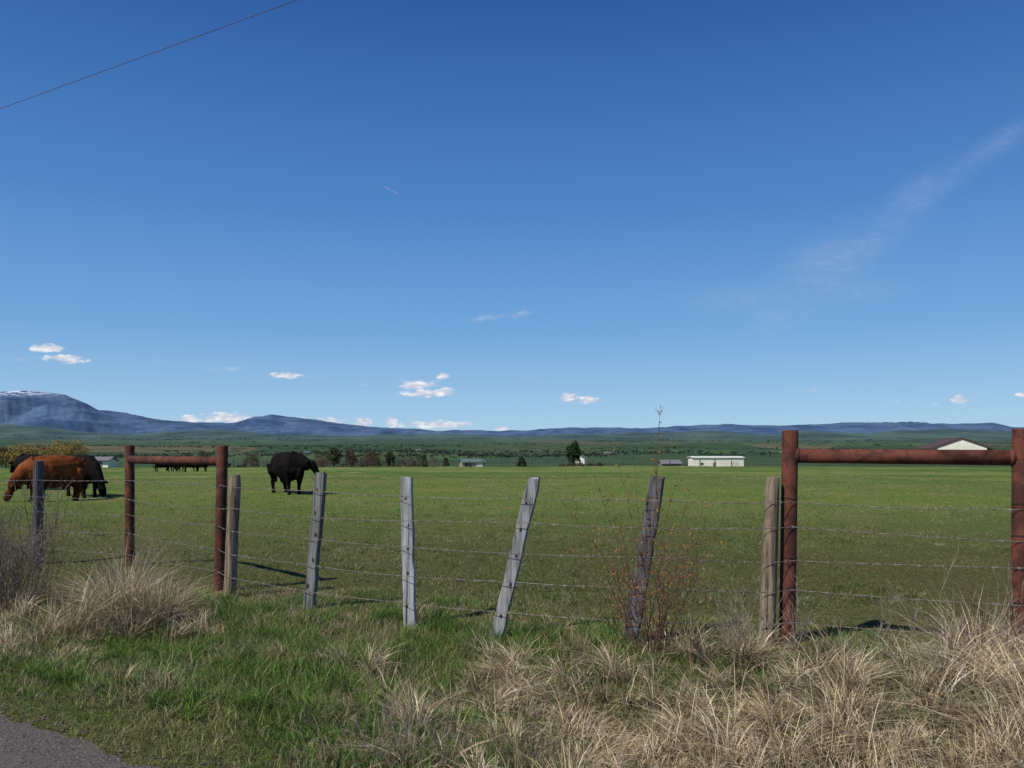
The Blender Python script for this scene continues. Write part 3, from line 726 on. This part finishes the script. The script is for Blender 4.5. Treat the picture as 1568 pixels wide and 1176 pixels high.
tree('willow_tree', at(10, 120), 120, 3.2, 5.0, (0.16, 0.13, 0.06), 12, 'round', 0.05, 0.10, 60, 60)
rnd = random.Random(33); gs = []
for k in range(95):
    px_ = rnd.choice([rnd.uniform(488, 665), rnd.uniform(545, 640), rnd.uniform(350, 500), rnd.uniform(855, 925)]); Y = rnd.uniform(290, 340)
    hh_ = rnd.uniform(2.4, 6.2) if 488 < px_ < 665 else rnd.uniform(0.9, 2.4)
    X = at(px_, Y); gz = float(height(X, Y)); col = rnd.choice([BARE, BARE, (0.13, 0.085, 0.07), OLV, PINE])
    gs.append(crown(X, Y, gz+hh_*.5, hh_*.42, hh_*.5, 22, 24, 0.15, col, rnd))
for k in range(90):
    X = at(rnd.uniform(160, 1050), 200); Y = rnd.uniform(190, 230); hh_ = rnd.uniform(.25, .7)
    gz = float(height(X, Y)); gs.append(crown(X, Y, gz+hh_*.4, hh_*1.4, hh_*.5, 8, 10, 0.08, rnd.choice([BARE, OLV, (.2, .17, .09)]), rnd))
leaves_mesh('distant_hedgerow', gs)
gs = []
rows = [(math.exp(rnd.uniform(math.log(1000), math.log(6000))), rnd.uniform(-.7, .75), rnd.uniform(.05, .22), rnd.uniform(-.25, .25)) for _ in range(44)]
for (Y0, u0, wd, sl) in rows:
    for j in range(int(70*wd/.15)):
        f_ = rnd.uniform(-1, 1)*wd; Y = Y0*(1+sl*f_+rnd.gauss(0, .006)); X = (u0+f_)*Y0
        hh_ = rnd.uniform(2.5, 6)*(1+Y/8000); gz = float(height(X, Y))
        f = min(1, Y/6500); c_ = tuple(a*(1-f)+b_*f for a, b_ in zip((.034, .050, .024), (.034, .056, .066)))  # bluer with distance: haze mixed into the leaf colour
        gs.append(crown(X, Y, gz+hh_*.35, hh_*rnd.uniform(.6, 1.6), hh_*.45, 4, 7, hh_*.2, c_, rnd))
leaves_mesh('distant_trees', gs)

V, F = [], []
for k in range(190):
    X = -62+k*0.95+random.gauss(0, .15); Y = 150+0.02*X + random.gauss(0, .2)
    if k % 3: continue
    gz = float(height(X, Y)); hh_ = random.uniform(1.2, 1.7); tube(V, F, [(X, Y, gz-.2), (X+random.gauss(0, .06), Y, gz+hh_)], 0.09, 6)
for z in (.4, .75, 1.1):
    tube(V, F, [(-62+j*8, 150+.02*(-62+j*8), float(height(-62+j*8, 150))+z) for j in range(21)], 0.012, 4, False)
obj_from('distant_field_fence', V, F, w_dark)

V, F = [], []
A = Vector((-8.8, 14, 7.35)); B = Vector((-2.79, 10.6, 7.35)); d = (B-A)
pts = []
for k in range(60):
    f = -4+9*k/59; p = A+d*f; p.z += 0.012*((f-0.5)**2)*1.0; pts.append(p)
tube(V, F, pts, 0.0045, 6); obj_from('overhead_power_line', V, F, mottled('cable', (0.05, 0.05, 0.05), (0.09, 0.09, 0.09), 5))

# ------------------------------------------------------------------ sky & sun
S = Vector((-0.66, -0.54, 0)).normalized(); EL = rad(50)
S = Vector((S.x*math.cos(EL), S.y*math.cos(EL), math.sin(EL)))
sl = bpy.data.lights.new('sun', 'SUN'); sl.energy = 4.9; sl.angle = rad(0.5); sl.color = (1.0, 0.95, 0.87)
so = bpy.data.objects.new('sun', sl); COL.objects.link(so); so.rotation_euler = S.to_track_quat('Z', 'Y').to_euler()
w = bpy.data.worlds.new('World'); scene.world = w; w.use_nodes = True
t = NT(w.node_tree); bg = w.node_tree.nodes['Background']; bg.inputs['Strength'].default_value = 0.10
sky = t.new('ShaderNodeTexSky', sky_type='NISHITA'); sky.sun_disc = False; sky.sun_elevation = EL
sky.sun_rotation = math.atan2(S.x, S.y) % (2*math.pi); sky.air_density = 1.0; sky.dust_density = 0.3; sky.ozone_density = 3.0; sky.altitude = 1200
tc = t.new('ShaderNodeTexCoord').outputs['Generated']
sp = t.new('ShaderNodeSeparateXYZ'); t.l.new(tc, sp.inputs[0])
rp = t.new('ShaderNodeValToRGB'); t.l.new(sp.outputs[2], rp.inputs[0]); cr = rp.color_ramp
stops = [(0.0, (.40, .62, .80)), (0.04, (.335, .565, .80)), (0.14, (.165, .385, .72)), (0.28, (.072, .235, .585)), (0.48, (.022, .100, .370)), (0.8, (.012, .06, .26))]
cr.elements[0].position = 0; cr.elements[0].color = (*stops[0][1], 1)
cr.elements[1].position = stops[-1][0]; cr.elements[1].color = (*stops[-1][1], 1)
for p_, c_ in stops[1:-1]:
    e_ = cr.elements.new(p_); e_.color = (*c_, 1)
vs = t.new('ShaderNodeVectorMath', operation='SCALE'); t.l.new(rp.outputs[0], vs.inputs[0]); vs.inputs[3].default_value = 10
skyc = t.mix(0.88, sky.outputs[0], vs.outputs[0])
ysafe = t.math('MAXIMUM', sp.outputs[1], 0.02)
u = t.math('DIVIDE', sp.outputs[0], ysafe); wv_ = t.math('DIVIDE', sp.outputs[2], ysafe)
cv = t.new('ShaderNodeCombineXYZ'); t.l.new(u, cv.inputs[0]); t.l.new(wv_, cv.inputs[1]); uv = cv.outputs[0]
def chain(lst):
    cur = None
    for (px_, py_, a_, b_, ang) in lst:
        mp = t.new('ShaderNodeMapping', vector_type='TEXTURE'); t.l.new(uv, mp.inputs[0])
        mp.inputs['Location'].default_value = ((px_-784)/1250, (690-py_)/1250, 0)
        mp.inputs['Rotation'].default_value = (0, 0, rad(ang)); mp.inputs['Scale'].default_value = (a_/1250, b_/1250, 1)
        ln = t.new('ShaderNodeVectorMath', operation='LENGTH'); t.l.new(mp.outputs[0], ln.inputs[0])
        v = t.math('SUBTRACT', 1.0, ln.outputs['Value'])
        cur = v if cur is None else t.math('MAXIMUM', cur, v)
    return cur
strong = chain([(70,533,38,9,0),(98,550,48,9,-3),(437,575,32,7,0),(636,590,38,9,0),(652,602,52,8,0),(685,600,17,10,0),(679,576,16,7,0),(871,609,20,9,0),(899,612,21,8,0),(345,641,56,13,0),(288,642,22,9,0),(490,646,58,9,0),(556,648,20,12,0),(597,647,15,10,0),(670,650,75,9,0),(1470,611,21,8,0),(1563,604,11,7,0),(768,656,16,6,0)])
faint = chain([(345,565,44,6,0),(1370,616,16,5,0),(1432,620,12,5,0),(240,553,12,5,0),(30,550,12,6,0),(560,588,14,5,0),(812,576,16,5,0),(1245,597,50,5,0),(800,480,30,9,10),(745,487,50,8,8),(475,577,30,5,0),(640,586,60,13,0),(890,614,55,9,0),(600,292,30,2,-28)])
wisp = chain([(1370,335,190,46,43),(1250,425,190,75,38),(1210,450,240,35,3),(1500,240,170,30,35)])
n1 = t.noise(t.mapping(uv, (60, 150, 1)), 1.0, 6, 0.62)
ns = t.math('MULTIPLY', t.math('SUBTRACT', n1, 0.47), 2.2)
mS = t.mr(t.math('ADD', strong, ns), 0.15, 0.75)
mS = t.math('MULTIPLY', mS, t.mr(strong, 0, 0.3))
mF = t.math('MULTIPLY', t.mr(t.math('ADD', faint, ns), 0.1, 1.2, 0, 0.16), t.mr(faint, 0, 0.6))
mpw = t.new('ShaderNodeMapping'); t.l.new(uv, mpw.inputs[0]); mpw.inputs['Rotation'].default_value = (0, 0, rad(-40)); mpw.inputs['Scale'].default_value = (4, 16, 1)
n2 = t.noise(mpw.outputs[0], 1.0, 7, 0.55, 0.6)
mW = t.math('MULTIPLY', t.mr(n2, 0.28, 0.75, 0.25, 1.0), t.mr(wisp, 0, 1.0, 0, 0.17))
front = t.mr(sp.outputs[1], 0.05, 0.15)
m = t.math('MAXIMUM', mS, t.math('MAXIMUM', mF, mW)); m = t.math('MULTIPLY', m, front)
shade = t.mix(t.mr(n1, 0.45, 0.65), (5.6, 6.2, 7.4), (8.8, 8.8, 9.0))
t.l.new(t.mix(m, skyc, shade), bg.inputs['Color'])
w.cycles.sampling_method = 'MANUAL'; w.cycles.sample_map_resolution = 512
